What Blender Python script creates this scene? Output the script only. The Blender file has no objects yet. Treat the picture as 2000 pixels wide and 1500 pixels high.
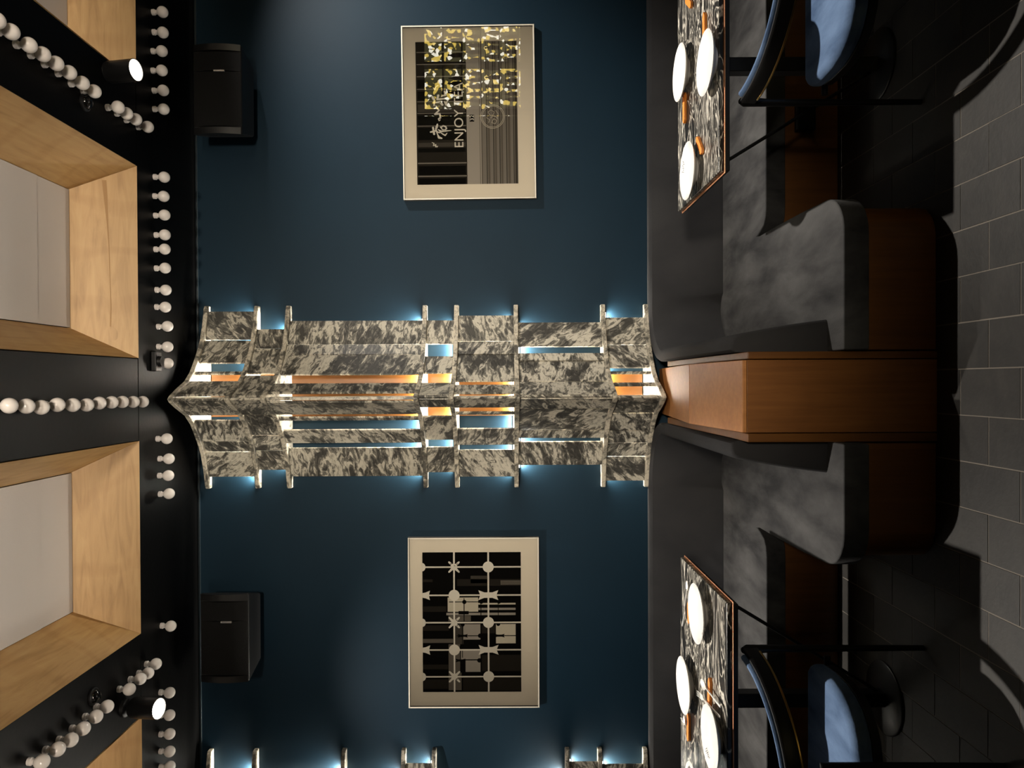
import bpy, bmesh, math, random
from mathutils import Vector, Matrix
random.seed(7)
S = bpy.context.scene
COL = S.collection
PI = math.pi

# ------------------------------------------------------------------ camera
H = 1.65            # eye height
F = 1450.0          # focal length in pixels of the 2000 px frame
D = 4.68            # distance of the far wall
VPX, VPY = 985.0, 747.0
YAW, ROLL = math.radians(0.5), math.radians(0.25)
fwd = Vector((-math.sin(YAW), math.cos(YAW), 0))
xh = Vector((math.cos(YAW), math.sin(YAW), 0))
zw = Vector((0, 0, 1))
camX = (-zw * math.cos(ROLL) - xh * math.sin(ROLL)).normalized()
camY = (xh * math.cos(ROLL) - zw * math.sin(ROLL)).normalized()
d0 = Vector((0, 1, 0))
PPX = VPX - F * camX.dot(d0) / fwd.dot(d0)
PPY = VPY + F * camY.dot(d0) / fwd.dot(d0)
cd = bpy.data.cameras.new('camera')
cam = bpy.data.objects.new('camera', cd)
COL.objects.link(cam)
cd.sensor_fit = 'HORIZONTAL'
cd.sensor_width = 36.0
cd.lens = F * 36.0 / 2000.0
cd.shift_x = (1000 - PPX) / 2000.0
cd.shift_y = (PPY - 750) / 2000.0
cd.clip_start = 0.05
m = Matrix((camX, camY, -fwd)).transposed().to_4x4()
m.translation = Vector((0, 0, H))
cam.matrix_world = m
S.camera = cam

def ray(x, y):
    return (fwd + camX * ((x - PPX) / F) - camY * ((y - PPY) / F))
def at_y(x, y, Y):
    r = ray(x, y); t = Y / r.y
    return Vector((r.x * t, Y, H + r.z * t))
def at_z(x, y, Z):
    r = ray(x, y); t = (Z - H) / r.z
    return Vector((r.x * t, r.y * t, Z))

# ------------------------------------------------------------------ world, exposure, room lights
S.view_settings.view_transform = 'Standard'
S.view_settings.look = 'None'
S.view_settings.gamma = 1.0
S.view_settings.exposure = 0.0
S.view_settings.use_curve_mapping = False
W = bpy.data.worlds.new('world'); S.world = W
W.use_nodes = True
W.node_tree.nodes['Background'].inputs[0].default_value = (0.9, 0.85, 0.8, 1)
W.node_tree.nodes['Background'].inputs[1].default_value = 0.0

def spot(name, loc, target, power, angle, blend, color, radius=0.04, parent=None):
    l = bpy.data.lights.new(name, 'SPOT')
    l.energy = power; l.spot_size = math.radians(angle); l.spot_blend = blend
    l.color = color; l.shadow_soft_size = radius
    o = bpy.data.objects.new(name, l); COL.objects.link(o)
    o.location = loc
    o.rotation_euler = (Vector(target) - Vector(loc)).to_track_quat('-Z', 'Y').to_euler()
    return o
WARM = (1.0, 0.89, 0.73)
NEUT = (1.0, 0.93, 0.84)
# unseen spots added behind the viewer to wash the far wall
spot('wall_wash_fill', (0.7, -3.2, 2.75), (0.1, 4.6, 2.08), 1500, 37.5, 1.0, WARM, 0.22)
spot('wall_wash_fill', (2.6, -2.6, 2.7), (1.2, 4.6, 2.1), 90, 32, 1.0, NEUT, 0.2)
# long unseen strip light added behind the viewer to brighten the ceiling coffers
l = bpy.data.lights.new('coffer_fill_light', 'AREA'); l.shape = 'RECTANGLE'; l.size = 6.0; l.size_y = .12
l.energy = 32; l.color = (1, .86, .69); l.spread = math.radians(26)
o = bpy.data.objects.new('coffer_fill_light', l); COL.objects.link(o); o.location = (0.2, -2.2, 1.95)
o.rotation_euler = Vector((0, 1, math.tan(math.radians(24)))).to_track_quat('-Z', 'Z').to_euler()
# ceiling spots of the rows to either side, out of view
spot('side_track_light', (3.5, 3.3, 3.42), (1.6, 4.66, 1.9), 430, 60, 1.0, NEUT, 0.035)
spot('side_track_light', (-2.6, 3.25, 3.42), (-1.6, 4.66, 1.5), 190, 56, 1.0, NEUT, 0.035)

# ------------------------------------------------------------------ helpers
class MB:
    def __init__(s): s.v = []; s.f = []; s.mi = []
    def face(s, idx, mi=0): s.f.append(tuple(idx)); s.mi.append(mi)
    def box(s, x0, x1, y0, y1, z0, z1, mi=0):
        b = len(s.v)
        s.v += [(x0,y0,z0),(x1,y0,z0),(x1,y1,z0),(x0,y1,z0),(x0,y0,z1),(x1,y0,z1),(x1,y1,z1),(x0,y1,z1)]
        for q in ((0,3,2,1),(4,5,6,7),(0,1,5,4),(1,2,6,5),(2,3,7,6),(3,0,4,7)): s.face([b+i for i in q], mi)
        return s
    def hexa(s, bot, top, mi=0):
        b = len(s.v); n = len(bot)
        s.v += [tuple(p) for p in bot] + [tuple(p) for p in top]
        s.face([b+i for i in range(n)][::-1], mi); s.face([b+n+i for i in range(n)], mi)
        for i in range(n):
            j = (i+1) % n; s.face((b+i, b+j, b+n+j, b+n+i), mi)
        return s
    def prism_z(s, poly, z0, z1, mi=0):
        return s.hexa([(p[0], p[1], z0) for p in poly], [(p[0], p[1], z1) for p in poly], mi)
    def rings(s, rings, cap=True, closed=True, mi=0):
        b = len(s.v); n = len(rings[0])
        for r in rings: s.v += [tuple(p) for p in r]
        for k in range(len(rings)-1):
            for i in range(n if closed else n-1):
                j = (i+1) % n
                s.face((b+k*n+i, b+k*n+j, b+(k+1)*n+j, b+(k+1)*n+i), mi)
        if cap:
            s.face([b+i for i in range(n)][::-1], mi)
            e = b+(len(rings)-1)*n
            s.face([e+i for i in range(n)], mi)
        return s
    def tube(s, pts, r, n=10, cap=True, mi=0):
        pts = [Vector(p) for p in pts]
        rr = r if isinstance(r, (list, tuple)) else [r]*len(pts)
        rings = []; up = None
        for i, p in enumerate(pts):
            t = (pts[min(i+1, len(pts)-1)] - pts[max(i-1, 0)]).normalized()
            if up is None:
                up = Vector((0,0,1)) if abs(t.z) < .9 else Vector((1,0,0))
            a = t.cross(up).normalized(); u = a.cross(t).normalized(); up = u
            rings.append([p + (a*math.cos(2*PI*k/n) + u*math.sin(2*PI*k/n))*rr[i] for k in range(n)])
        return s.rings(rings, cap, True, mi)
    def lathe(s, prof, n=24, mi=0, axis='z'):
        rings = []
        for (r, z) in prof:
            if axis == 'z': rings.append([(r*math.cos(2*PI*k/n), r*math.sin(2*PI*k/n), z) for k in range(n)])
            else: rings.append([(r*math.cos(2*PI*k/n), z, -r*math.sin(2*PI*k/n)) for k in range(n)])
        return s.rings(rings, True, True, mi)
    def mesh(s, name, mats, smooth=None):
        me = bpy.data.meshes.new(name)
        me.from_pydata(s.v, [], s.f)
        if not isinstance(mats, (list, tuple)): mats = [mats]
        for mm in mats: me.materials.append(mm)
        for p, i in zip(me.polygons, s.mi): p.material_index = i
        me.update()
        bm = bmesh.new(); bm.from_mesh(me)
        bmesh.ops.recalc_face_normals(bm, faces=bm.faces)
        bm.to_mesh(me); bm.free()
        if smooth is not None:
            for p in me.polygons: p.use_smooth = True
            me.set_sharp_from_angle(angle=math.radians(smooth))
        return me
    def build(s, name, mats, parent=None, smooth=None, bevel=0, seg=2, loc=None, rz=None):
        me = s.mesh(name, mats, smooth)
        o = bpy.data.objects.new(name, me); COL.objects.link(o)
        if parent: o.parent = parent
        if loc is not None: o.location = loc
        if rz is not None: o.rotation_euler = (0, 0, rz)
        if bevel:
            b = o.modifiers.new('bevel', 'BEVEL'); b.width = bevel; b.segments = seg
            b.limit_method = 'ANGLE'; b.angle_limit = math.radians(40)
            b.harden_normals = True
            if smooth is None:
                for p in me.polygons: p.use_smooth = True
                me.set_sharp_from_angle(angle=math.radians(60))
        return o
def tag(o, label=None, cat=None, group=None, kind=None):
    if label: o['label'] = label
    if cat: o['category'] = cat
    if group: o['group'] = group
    if kind: o['kind'] = kind
    return o
def empty(name, loc=(0,0,0), rz=0):
    o = bpy.data.objects.new(name, None); COL.objects.link(o)
    o.location = loc; o.rotation_euler = (0,0,rz); o.empty_display_size = .05
    return o
def struct(o): o['kind'] = 'structure'; return o
def copy_tree(o, parent=None):
    c = o.copy(); COL.objects.link(c)
    if parent: c.parent = parent
    for ch in o.children: copy_tree(ch, c)
    return c
ORD = ['first','second','third','fourth','fifth','sixth','seventh','eighth','ninth','tenth','eleventh','twelfth']

# ------------------------------------------------------------------ materials
def mat(name):
    m = bpy.data.materials.new(name); m.use_nodes = True
    nt = m.node_tree; return m, nt, nt.nodes['Principled BSDF']
def plain(name, col, rough=.5, metal=0, spec=.5, bump=0, bscale=200, coat=0, sheen=0, sheen_col=None, em=None, ems=0):
    m, nt, b = mat(name)
    b.inputs['Base Color'].default_value = (*col, 1); b.inputs['Roughness'].default_value = rough
    b.inputs['Metallic'].default_value = metal; b.inputs['Specular IOR Level'].default_value = spec
    b.inputs['Coat Weight'].default_value = coat
    if sheen:
        b.inputs['Sheen Weight'].default_value = sheen; b.inputs['Sheen Roughness'].default_value = .35
        b.inputs['Sheen Tint'].default_value = (*(sheen_col or (1,1,1)), 1)
    if em:
        b.inputs['Emission Color'].default_value = (*em, 1); b.inputs['Emission Strength'].default_value = ems
    if bump:
        n = nt.nodes.new('ShaderNodeTexNoise'); n.inputs['Scale'].default_value = bscale; n.inputs['Detail'].default_value = 4
        c = nt.nodes.new('ShaderNodeTexCoord'); nt.links.new(c.outputs['Object'], n.inputs['Vector'])
        bp = nt.nodes.new('ShaderNodeBump'); bp.inputs['Strength'].default_value = bump; bp.inputs['Distance'].default_value = .01
        nt.links.new(n.outputs['Fac'], bp.inputs['Height']); nt.links.new(bp.outputs['Normal'], b.inputs['Normal'])
    return m
def ramp(nt, fac, stops, interp='LINEAR'):
    r = nt.nodes.new('ShaderNodeValToRGB'); r.color_ramp.interpolation = interp
    e = r.color_ramp.elements
    while len(e) < len(stops): e.new(.5)
    for k, (p, c) in enumerate(stops): e[k].position = p; e[k].color = (*c, 1) if len(c) == 3 else c
    nt.links.new(fac, r.inputs['Fac']); return r
def coords(nt, scale=(1,1,1), rot=(0,0,0), rand=False, rand_rot=False):
    c = nt.nodes.new('ShaderNodeTexCoord'); mp = nt.nodes.new('ShaderNodeMapping')
    mp.inputs['Scale'].default_value = scale; mp.inputs['Rotation'].default_value = rot
    src = c.outputs['Object']
    if rand:
        oi = nt.nodes.new('ShaderNodeObjectInfo')
        ml = nt.nodes.new('ShaderNodeMath'); ml.operation = 'MULTIPLY'; ml.inputs[1].default_value = 37.0
        nt.links.new(oi.outputs['Random'], ml.inputs[0])
        va = nt.nodes.new('ShaderNodeVectorMath'); va.operation = 'ADD'
        cb = nt.nodes.new('ShaderNodeCombineXYZ')
        for k in range(3): nt.links.new(ml.outputs[0], cb.inputs[k])
        nt.links.new(src, va.inputs[0]); nt.links.new(cb.outputs[0], va.inputs[1]); src = va.outputs[0]
        if rand_rot:
            mr = nt.nodes.new('ShaderNodeMapRange')
            mr.inputs['To Min'].default_value = -1.1; mr.inputs['To Max'].default_value = 0.9
            nt.links.new(oi.outputs['Random'], mr.inputs['Value'])
            c2 = nt.nodes.new('ShaderNodeCombineXYZ'); nt.links.new(mr.outputs[0], c2.inputs[1])
            nt.links.new(c2.outputs[0], mp.inputs['Rotation'])
    nt.links.new(src, mp.inputs['Vector']); return mp.outputs['Vector']
def noise(nt, vec, scale, detail=6, rough=.55, dist=0):
    n = nt.nodes.new('ShaderNodeTexNoise'); n.inputs['Scale'].default_value = scale
    n.inputs['Detail'].default_value = detail; n.inputs['Roughness'].default_value = rough
    n.inputs['Distortion'].default_value = dist; nt.links.new(vec, n.inputs['Vector']); return n.outputs['Fac']
def mixc(nt, fac, a, b, blend='MIX'):
    x = nt.nodes.new('ShaderNodeMix'); x.data_type = 'RGBA'; x.blend_type = blend
    if isinstance(fac, float): x.inputs[0].default_value = fac
    else: nt.links.new(fac, x.inputs[0])
    for k, q in ((6, a), (7, b)):
        if isinstance(q, tuple): x.inputs[k].default_value = (*q, 1)
        else: nt.links.new(q, x.inputs[k])
    return x.outputs[2]
def bump(nt, b, h, strength, dist=.01):
    bp = nt.nodes.new('ShaderNodeBump'); bp.inputs['Strength'].default_value = strength; bp.inputs['Distance'].default_value = dist
    nt.links.new(h, bp.inputs['Height']); nt.links.new(bp.outputs['Normal'], b.inputs['Normal'])

M = {}
# teal painted wall
m, nt, b = mat('teal_paint'); v = coords(nt)
n = noise(nt, v, 2.2, 5); r = ramp(nt, n, [(.3, (.0046, .0190, .0345)), (.75, (.0056, .0222, .0395))])
nt.links.new(r.outputs[0], b.inputs['Base Color']); b.inputs['Roughness'].default_value = .55
b.inputs['Specular IOR Level'].default_value = .15
bump(nt, b, noise(nt, v, 180, 3), .06, .004); M['teal'] = m
M['ceil'] = plain('black_ceiling_paint', (.0016, .0016, .0017), .45, spec=.09, bump=.05, bscale=40)
M['black'] = plain('matte_black', (.006, .006, .006), .55, spec=.3)
M['black_metal'] = plain('black_metal', (.006, .006, .0065), .42, spec=.4)
M['trim'] = plain('dark_trim', (.012, .02, .026), .3, spec=.5)
M['room_wall'] = plain('dark_room_paint', (.008, .008, .009), .8)
M['white_panel'] = plain('white_ceiling_board', (.53, .50, .475), .45, bump=.05, bscale=120)
M['opal'] = plain('opal_bulb_glass', (.80, .75, .72), .18, spec=.5)
M['socket'] = plain('white_porcelain_socket', (.7, .65, .63), .35)
# birch plywood
def ply(name, rot):
    m, nt, b = mat(name); v = coords(nt, (1.2, 1.2, 1.2), rot, rand=True)
    w = coords(nt, (1.0, 1.0, 9.0), rot, rand=True)
    n1 = noise(nt, w, 2.2, 6, .6, 1.4); n2 = noise(nt, v, 1.6, 3, .5, .5)
    c1 = ramp(nt, n1, [(.3, (.40, .235, .088)), (.5, (.50, .31, .125)), (.72, (.555, .36, .155))])
    c2 = ramp(nt, n2, [(.35, (.82, .78, .72)), (.65, (1, 1, 1))])
    wv = nt.nodes.new('ShaderNodeTexWave'); wv.inputs['Scale'].default_value = .9; wv.inputs['Distortion'].default_value = 11
    wv.inputs['Detail'].default_value = 3; wv.inputs['Detail Scale'].default_value = .9
    nt.links.new(v, wv.inputs['Vector'])
    c3 = ramp(nt, wv.outputs['Fac'], [(0, (.93, .90, .86)), (.2, (1, 1, 1))])
    c = mixc(nt, 1.0, mixc(nt, .7, c1.outputs[0], c2.outputs[0], 'MULTIPLY'), c3.outputs[0], 'MULTIPLY')
    nt.links.new(c, b.inputs['Base Color']); b.inputs['Roughness'].default_value = .5
    return m
M['ply'] = ply('birch_plywood', (0, 0, 0))
M['ply2'] = ply('birch_plywood_side', (0, 0, 1.57))
M['seam'] = plain('plywood_filler', (.36, .2, .07), .6)
# sconce marble
def marble(name, light, mid, dark, sc, stretch):
    m, nt, b = mat(name); v = coords(nt, (1.0, 1.0, 1.0), (0, .6, 0), rand=True, rand_rot=True)
    sv = nt.nodes.new('ShaderNodeVectorMath'); sv.operation = 'MULTIPLY'; sv.inputs[1].default_value = (1, 1, stretch)
    nt.links.new(v, sv.inputs[0]); v = sv.outputs[0]
    n1 = noise(nt, v, sc, 9, .66, 1.1); n2 = noise(nt, v, sc*2.3, 6, .6, .8); n3 = noise(nt, v, sc*.35, 2)
    f = nt.nodes.new('ShaderNodeMath'); f.operation = 'MULTIPLY_ADD'; nt.links.new(n3, f.inputs[0])
    f.inputs[1].default_value = .55; nt.links.new(n1, f.inputs[2])
    c1 = ramp(nt, f.outputs[0], [(.69, dark), (.74, mid), (.785, mid), (.81, light), (.95, light)])
    c2 = ramp(nt, n2, [(.36, (.45, .45, .45)), (.52, (1, 1, 1))])
    c = mixc(nt, .8, c1.outputs[0], c2.outputs[0], 'MULTIPLY')
    nt.links.new(c, b.inputs['Base Color']); b.inputs['Roughness'].default_value = .42
    return m
M['marble'] = marble('veined_grey_marble', (.56, .52, .43), (.17, .16, .135), (.055, .052, .046), 12.0, 2.4)
M['marble_fin'] = marble('pale_marble_edge', (.62, .56, .45), (.36, .33, .265), (.12, .112, .095), 16.0, 1.3)
# table marble
m, nt, b = mat('black_veined_marble'); v = coords(nt, (1.1, 4.6, 3), (0, 0, .20))
n1 = noise(nt, v, 1.5, 4, .5, 2.2); n2 = noise(nt, v, 7.0, 8, .7, .8)
c1 = ramp(nt, n1, [(.36, (.010, .0095, .009)), (.415, (.02, .019, .017)), (.43, (.75, .69, .58)), (.445, (.02, .019, .017)), (.505, (.03, .028, .025)), (.52, (.9, .84, .72)), (.54, (.06, .055, .048)), (.59, (.025, .023, .02)), (.605, (.7, .65, .55)), (.625, (.02, .018, .016))])
c2 = ramp(nt, n2, [(.38, (.25, .25, .25)), (.52, (1, 1, 1))])
nt.links.new(mixc(nt, .8, c1.outputs[0], c2.outputs[0], 'MULTIPLY'), b.inputs['Base Color'])
b.inputs['Roughness'].default_value = .3; M['tmarble'] = m
# wood
def wood(name, a, bb, rot, sc=1.0, rough=.42):
    m, nt, b = mat(name); v = coords(nt, (1.5*sc, 1.5*sc, 1.5*sc), rot, rand=True)
    w = coords(nt, (22*sc, 22*sc, 1.2*sc), rot, rand=True)
    n1 = noise(nt, w, 2.0, 6, .6, .4); n2 = noise(nt, v, 2.5, 3, .5, .6)
    c1 = ramp(nt, n1, [(.3, a), (.7, bb)]); c2 = ramp(nt, n2, [(.3, (.72, .68, .64)), (.7, (1, 1, 1))])
    nt.links.new(mixc(nt, .8, c1.outputs[0], c2.outputs[0], 'MULTIPLY'), b.inputs['Base Color'])
    b.inputs['Roughness'].default_value = rough; bump(nt, b, n1, .08, .003); return m
M['wood_v'] = wood('oiled_teak_upright', (.22, .080, .015), (.30, .115, .025), (0, 0, 0))
M['wood_h'] = wood('oiled_teak_lit_top', (.50, .20, .055), (.62, .27, .085), (0, 1.57, 0))  # paler teak: lamp light on the console top is put into its colour
M['wood_dark'] = wood('stained_teak_base', (.14, .050, .006), (.20, .074, .0095), (0, 1.57, 0))
# velvet
def velvet(name, a, bb, sheen, sc):
    m, nt, b = mat(name); v = coords(nt, (1, 1, 1)); v2 = coords(nt, (sc*1.7, sc*.6, sc), (0, 0, .25))
    n1 = noise(nt, v2, 1.5, 5, .55, .25); n2 = noise(nt, v, 130, 3)
    c = ramp(nt, n1, [(.32, a), (.5, tuple(.5*(p+q) for p, q in zip(a, bb))), (.68, bb)])
    nt.links.new(c.outputs[0], b.inputs['Base Color']); b.inputs['Roughness'].default_value = .85
    b.inputs['Specular IOR Level'].default_value = .1
    b.inputs['Sheen Weight'].default_value = sheen; b.inputs['Sheen Roughness'].default_value = .4
    s = ramp(nt, n1, [(.3, tuple(.5*q for q in bb)), (.7, tuple(min(1, 3*q) for q in bb))])
    nt.links.new(s.outputs[0], b.inputs['Sheen Tint'])
    bump(nt, b, n2, .25, .003); return m
M['velvet'] = velvet('charcoal_velvet', (.024, .024, .025), (.078, .077, .076), .2, 2.6)
M['velvet_dark'] = velvet('charcoal_velvet_back', (.028, .028, .030), (.042, .0415, .043), .15, 1.2)
M['blue'] = velvet('blue_velvet', (.05, .085, .16), (.13, .20, .33), .6, 4)
# floor
m, nt, b = mat('slate_tile'); v = coords(nt, (1, 1, 1), rand=True)
n1 = noise(nt, v, 9, 7, .65, .5); n2 = noise(nt, v, 40, 5, .6); oi = nt.nodes.new('ShaderNodeObjectInfo')
c1 = ramp(nt, n1, [(.32, (.0085, .0073, .0057)), (.5, (.0145, .0126, .0100)), (.68, (.0215, .0188, .0150))])
c2 = ramp(nt, oi.outputs['Random'], [(0, (.75, .75, .75)), (1, (1, 1, 1))])
nt.links.new(mixc(nt, 1.0, c1.outputs[0], c2.outputs[0], 'MULTIPLY'), b.inputs['Base Color'])
b.inputs['Roughness'].default_value = .6; bump(nt, b, n2, .25, .004); M['tile'] = m
M['grout'] = plain('pale_grout', (.16, .14, .115), .9)
M['dark_glass'] = plain('smoked_glass', (.004, .004, .004), .06, spec=.6)
M['wood_back'] = wood('teak_backing', (.17, .060, .0065), (.23, .085, .010), (0, 0, 0))
M['ceramic'] = plain('white_glazed_ceramic', (.82, .80, .76), .15)
M['ceramic_mark'] = plain('grey_rim_script', (.25, .25, .26), .4)
M['steel'] = plain('polished_steel', (.86, .84, .8), .4, metal=.55)
M['rest'] = plain('orange_leather', (.75, .24, .035), .5)
M['copper'] = plain('copper_edge', (.8, .38, .2), .45, metal=.75)
M['brass'] = plain('brass', (.6, .4, .14), .3, metal=1)
M['grille'] = plain('speaker_grille', (.005, .005, .0052), .6, spec=.3, bump=.6, bscale=420)
M['cabinet_plastic'] = plain('speaker_plastic', (.006, .006, .0065), .4)
M['badge'] = plain('silver_badge', (.7, .7, .7), .3, metal=1)
M['frame'] = plain('pale_frame', (.78, .72, .60), .35)
M['frame_side'] = plain('dark_frame_side', (.02, .018, .015), .5)
M['mat_board'] = plain('cream_mat_board', (.80, .71, .565), .75)
M['lamp_on'] = plain('lit_lamp_lens', (1, 1, 1), .3, em=(1, .9, .74), ems=14)
M['led'] = plain('led_strip', (1, 1, 1), .4, em=(1, .93, .8), ems=6)
m = bpy.data.materials.new('picture_glass'); m.use_nodes = True; nt = m.node_tree
for q in list(nt.nodes):
    if q.type != 'OUTPUT_MATERIAL': nt.nodes.remove(q)
out = [q for q in nt.nodes if q.type == 'OUTPUT_MATERIAL'][0]
tr = nt.nodes.new('ShaderNodeBsdfTransparent'); gl = nt.nodes.new('ShaderNodeBsdfGlossy'); gl.inputs['Roughness'].default_value = .0
fr = nt.nodes.new('ShaderNodeFresnel'); fr.inputs['IOR'].default_value = 1.5; mx = nt.nodes.new('ShaderNodeMixShader')
nt.links.new(fr.outputs[0], mx.inputs[0]); nt.links.new(tr.outputs[0], mx.inputs[1]); nt.links.new(gl.outputs[0], mx.inputs[2])
nt.links.new(mx.outputs[0], out.inputs['Surface']); M['glass'] = m

# ------------------------------------------------------------------ room shell
ZC = H + 1.937                       # underside of the ceiling beams
CW = 3.93                            # coffers end here, before the far wall
XL, XR, YN = -5.0, 7.4, -4.4
wall = struct(MB().box(XL, XR, D, D+.12, 0, ZC+.4).build('wall_far', M['teal']))
struct(MB().box(XL-.12, XL, YN, D+.12, 0, ZC+.4).build('wall_left', M['room_wall']))
struct(MB().box(XR, XR+.12, YN, D+.12, 0, ZC+.4).build('wall_right', M['room_wall']))
struct(MB().box(XL, XR, YN-.12, YN, 0, ZC+.4).build('wall_near', M['room_wall']))
struct(MB().box(XL, XR, D-.012, D-.0005, ZC-.016, ZC-.002).build('trim_1', M['trim'], bevel=.003))

# floor: grout bed with slabs laid in running bond, strips running toward the far wall
floor = struct(MB().box(XL, XR, YN, D, -.08, -.0016).build('floor', M['grout']))
TW, TL, G = .1668, .314, .0048
tile_me = MB().box(-TW/2+G/2, TW/2-G/2, -TL/2+G/2, TL/2-G/2, -.02, 0).mesh('tile', M['tile'])
x0 = at_z(1931, 719, 0).x
ylow = at_z(1994, 300, 0).y
def add_tile(x, y, k):
    t = bpy.data.objects.new('tile', tile_me); COL.objects.link(t); t.parent = floor
    t.location = (x + random.uniform(-.0006, .0006), y + random.uniform(-.0008, .0008), random.uniform(-.0006, .0004))
nt_tiles = 0
for i in range(-14, 15):
    for j in range(-1, 6):
        # strip just on the +X side of the joint x0 has its cross joint half a slab off
        y = ylow + TL/2 + j*TL - (TL/2 if (i % 2) == 0 else 0)
        x = x0 + (i+.5)*TW
        if y > 3.9: continue
        add_tile(x, y, i); nt_tiles += 1
# slabs beyond the ones that can be told apart
b = MB()
for i in range(-30, 44):
    for j in range(-21, 9):
        y = ylow + TL/2 + j*TL - (TL/2 if (i % 2) == 0 else 0); x = x0 + (i+.5)*TW
        if -14 <= i < 15 and -1 <= j < 6 and y <= 3.9: continue
        if not (XL+.1 < x < XR-.1 and YN+.2 < y < D-.2): continue
        b.box(x-TW/2+G/2, x+TW/2-G/2, y-TL/2+G/2, y+TL/2-G/2, -.003, 0)
tag(b.build('far_tiles', M['tile'], floor), kind='stuff')

# ceiling: slab, beams, plywood-lined coffers
ceil = struct(MB().box(XL, XR, YN, D, ZC+.34, ZC+.40).build('ceiling', M['ceil']))
def beam(x0, x1, y0, y1):
    return MB().box(x0, x1, y0, y1, ZC, ZC+.335).build('beam', M['ceil'], ceil, bevel=.004)
XB = [(1.152, 1.588), (-.300, .1355), (-1.765, -1.325)]
NEAR = 2.0
cof = [(1.588, 2.61), (.1355, 1.152), (-1.325, -.300), (-2.79, -1.765)]
beam(XL, XR, CW, D-.001)
beam(XL, XR, YN, NEAR)
for a, c in XB: beam(a, c, NEAR+.002, CW-.002)
beam(2.61, XR, NEAR+.002, CW-.002); beam(XL, -2.79, NEAR+.002, CW-.002)
def coffer(xa, xb):
    zb, zt = ZC-.004, ZC+.287
    ix, iy, t = .152, .118, .012
    A = [(xa+.002, NEAR+.004), (xb-.002, NEAR+.004), (xb-.002, CW-.004), (xa+.002, CW-.004)]
    B = [(xa+ix, NEAR+iy), (xb-ix, NEAR+iy), (xb-ix, CW-iy), (xa+ix, CW-iy)]
    n4 = [(0, -1), (1, 0), (0, 1), (-1, 0)]
    for k in range(4):
        p, q = A[k], A[(k+1) % 4]; r, s = B[(k+1) % 4], B[k]; ox, oy = n4[k]
        inner = [(p[0], p[1], zb), (q[0], q[1], zb), (r[0], r[1], zt), (s[0], s[1], zt)]
        # thickness goes outward and up, behind the visible face
        outer = [(x-ox*t*0+ox*0, y, z+t) if False else (x + ox*.0, y + oy*.0, z+t*1.6) for (x, y, z) in inner]
        MB().hexa(inner, outer).build('coffer_panel', M['ply'] if k % 2 == 0 else M['ply2'], ceil)
        lip = [(p[0], p[1]), (q[0], q[1])]
    ys = CW - iy - .27
    MB().box(xa+ix+.004, xb-ix-.004, ys, CW-iy-.006, zt-.001, zt+.012).build('coffer_top_panel', M['white_panel'], ceil)
    MB().box(xa+ix+.004, xb-ix-.004, NEAR+iy, ys-.0005, zt-.004, zt+.012).build('coffer_top_panel', M['white_panel'], ceil)
for xa, xb in cof: coffer(xa, xb)
# filler seam and knot on the far plywood panel of the upper full coffer
def on_far(x, y, lift=.0012):
    Y = CW
    for _ in range(30):
        z = at_y(x, y, Y).z; t = (z-(ZC-.004))/.291; Y = CW-.004 - t*.114
    p = at_y(x, y, Y); p.y -= lift; return p
b = MB()
up = [(203.5, 352), (206.5, 385), (210.5, 440), (213, 480), (215.5, 560), (217, 600), (216, 638)]; wd = [9, 7.5, 3, 2, 1.4, 2.2, 3]
n0 = len(up)
b.v = [tuple(on_far(x-w/2, y)) for (x, y), w in zip(up, wd)] + [tuple(on_far(x+w/2, y)) for (x, y), w in zip(up, wd)]
for k in range(n0-1): b.face((k, k+1, n0+k+1, n0+k))
b.build('filler_seam', M['seam'], ceil)
b = MB(); b.v = [tuple(on_far(222.5+8*math.cos(a_)+1.5*math.sin(a_), 652+13*math.sin(a_))) for a_ in [2*PI*k/20 for k in range(20)]]; b.face(range(20))
b.build('knot_patch', M['ply2'], ceil)

# ------------------------------------------------------------------ ceiling bulbs
def lerp_r(): pass
prof = [(.0001, .0), (.0125, .0), (.0130, -.018), (.0128, -.026)]
sock_me = MB().lathe([(.0001, .004), (.016, .004), (.0165, -.010), (.0125, -.014), (.012, -.024), (.0001, -.024)], 16).mesh('socket', M['socket'], 40)
gp = [(.0001, -.020), (.0115, -.020), (.013, -.026)]
R0, zc0 = .0305, -.053
for k in range(3, 17):
    a = PI*k/17 ; gp.append((max(.0001, R0*math.sin(a)), zc0 + R0*math.cos(a)))
gp.append((.0001, zc0-R0))
globe_me = MB().lathe(gp, 20).mesh('globe', M['opal'], 60)
def bulb(x, y, label, sc=1.0):
    p = at_z(x, y, ZC + zc0)
    e = empty('light_bulb', (p.x, p.y, ZC-.004))
    for n, me in (('socket', sock_me), ('globe', globe_me)):
        o = bpy.data.objects.new(n, me); COL.objects.link(o); o.parent = e
    e.rotation_euler = (random.uniform(-.05, .05), random.uniform(-.05, .05), 0)
    tag(e, label, 'light bulb', 'unlit white globe bulbs under the black ceiling beams')
rowA = [(316, 24), (317, 63), (315, 100), (315, 138), (317, 177), (318, 213)]
rowB = [(319, 345.5), (318.5, 383), (320, 421), (321, 459), (320.5, 487), (321.5, 524), (322.5, 566), (322, 599.5), (325.5, 638), (325.5, 677), (326, 710)]
rowC = [(324.5, 857), (328, 896), (327.5, 929), (329, 965)]
rowD = [(332.5, 1222), (330, 1352), (330, 1397), (330, 1434), (330, 1467), (330, 1497)]
for k, (x, y) in enumerate(rowA): bulb(x, y, 'white globe bulb in the row above the upper speaker, %s from photo top' % ORD[k])
for k, (x, y) in enumerate(rowB): bulb(x, y, 'white globe bulb in the row between upper speaker and sconce, %s from photo top' % ORD[k])
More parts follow.
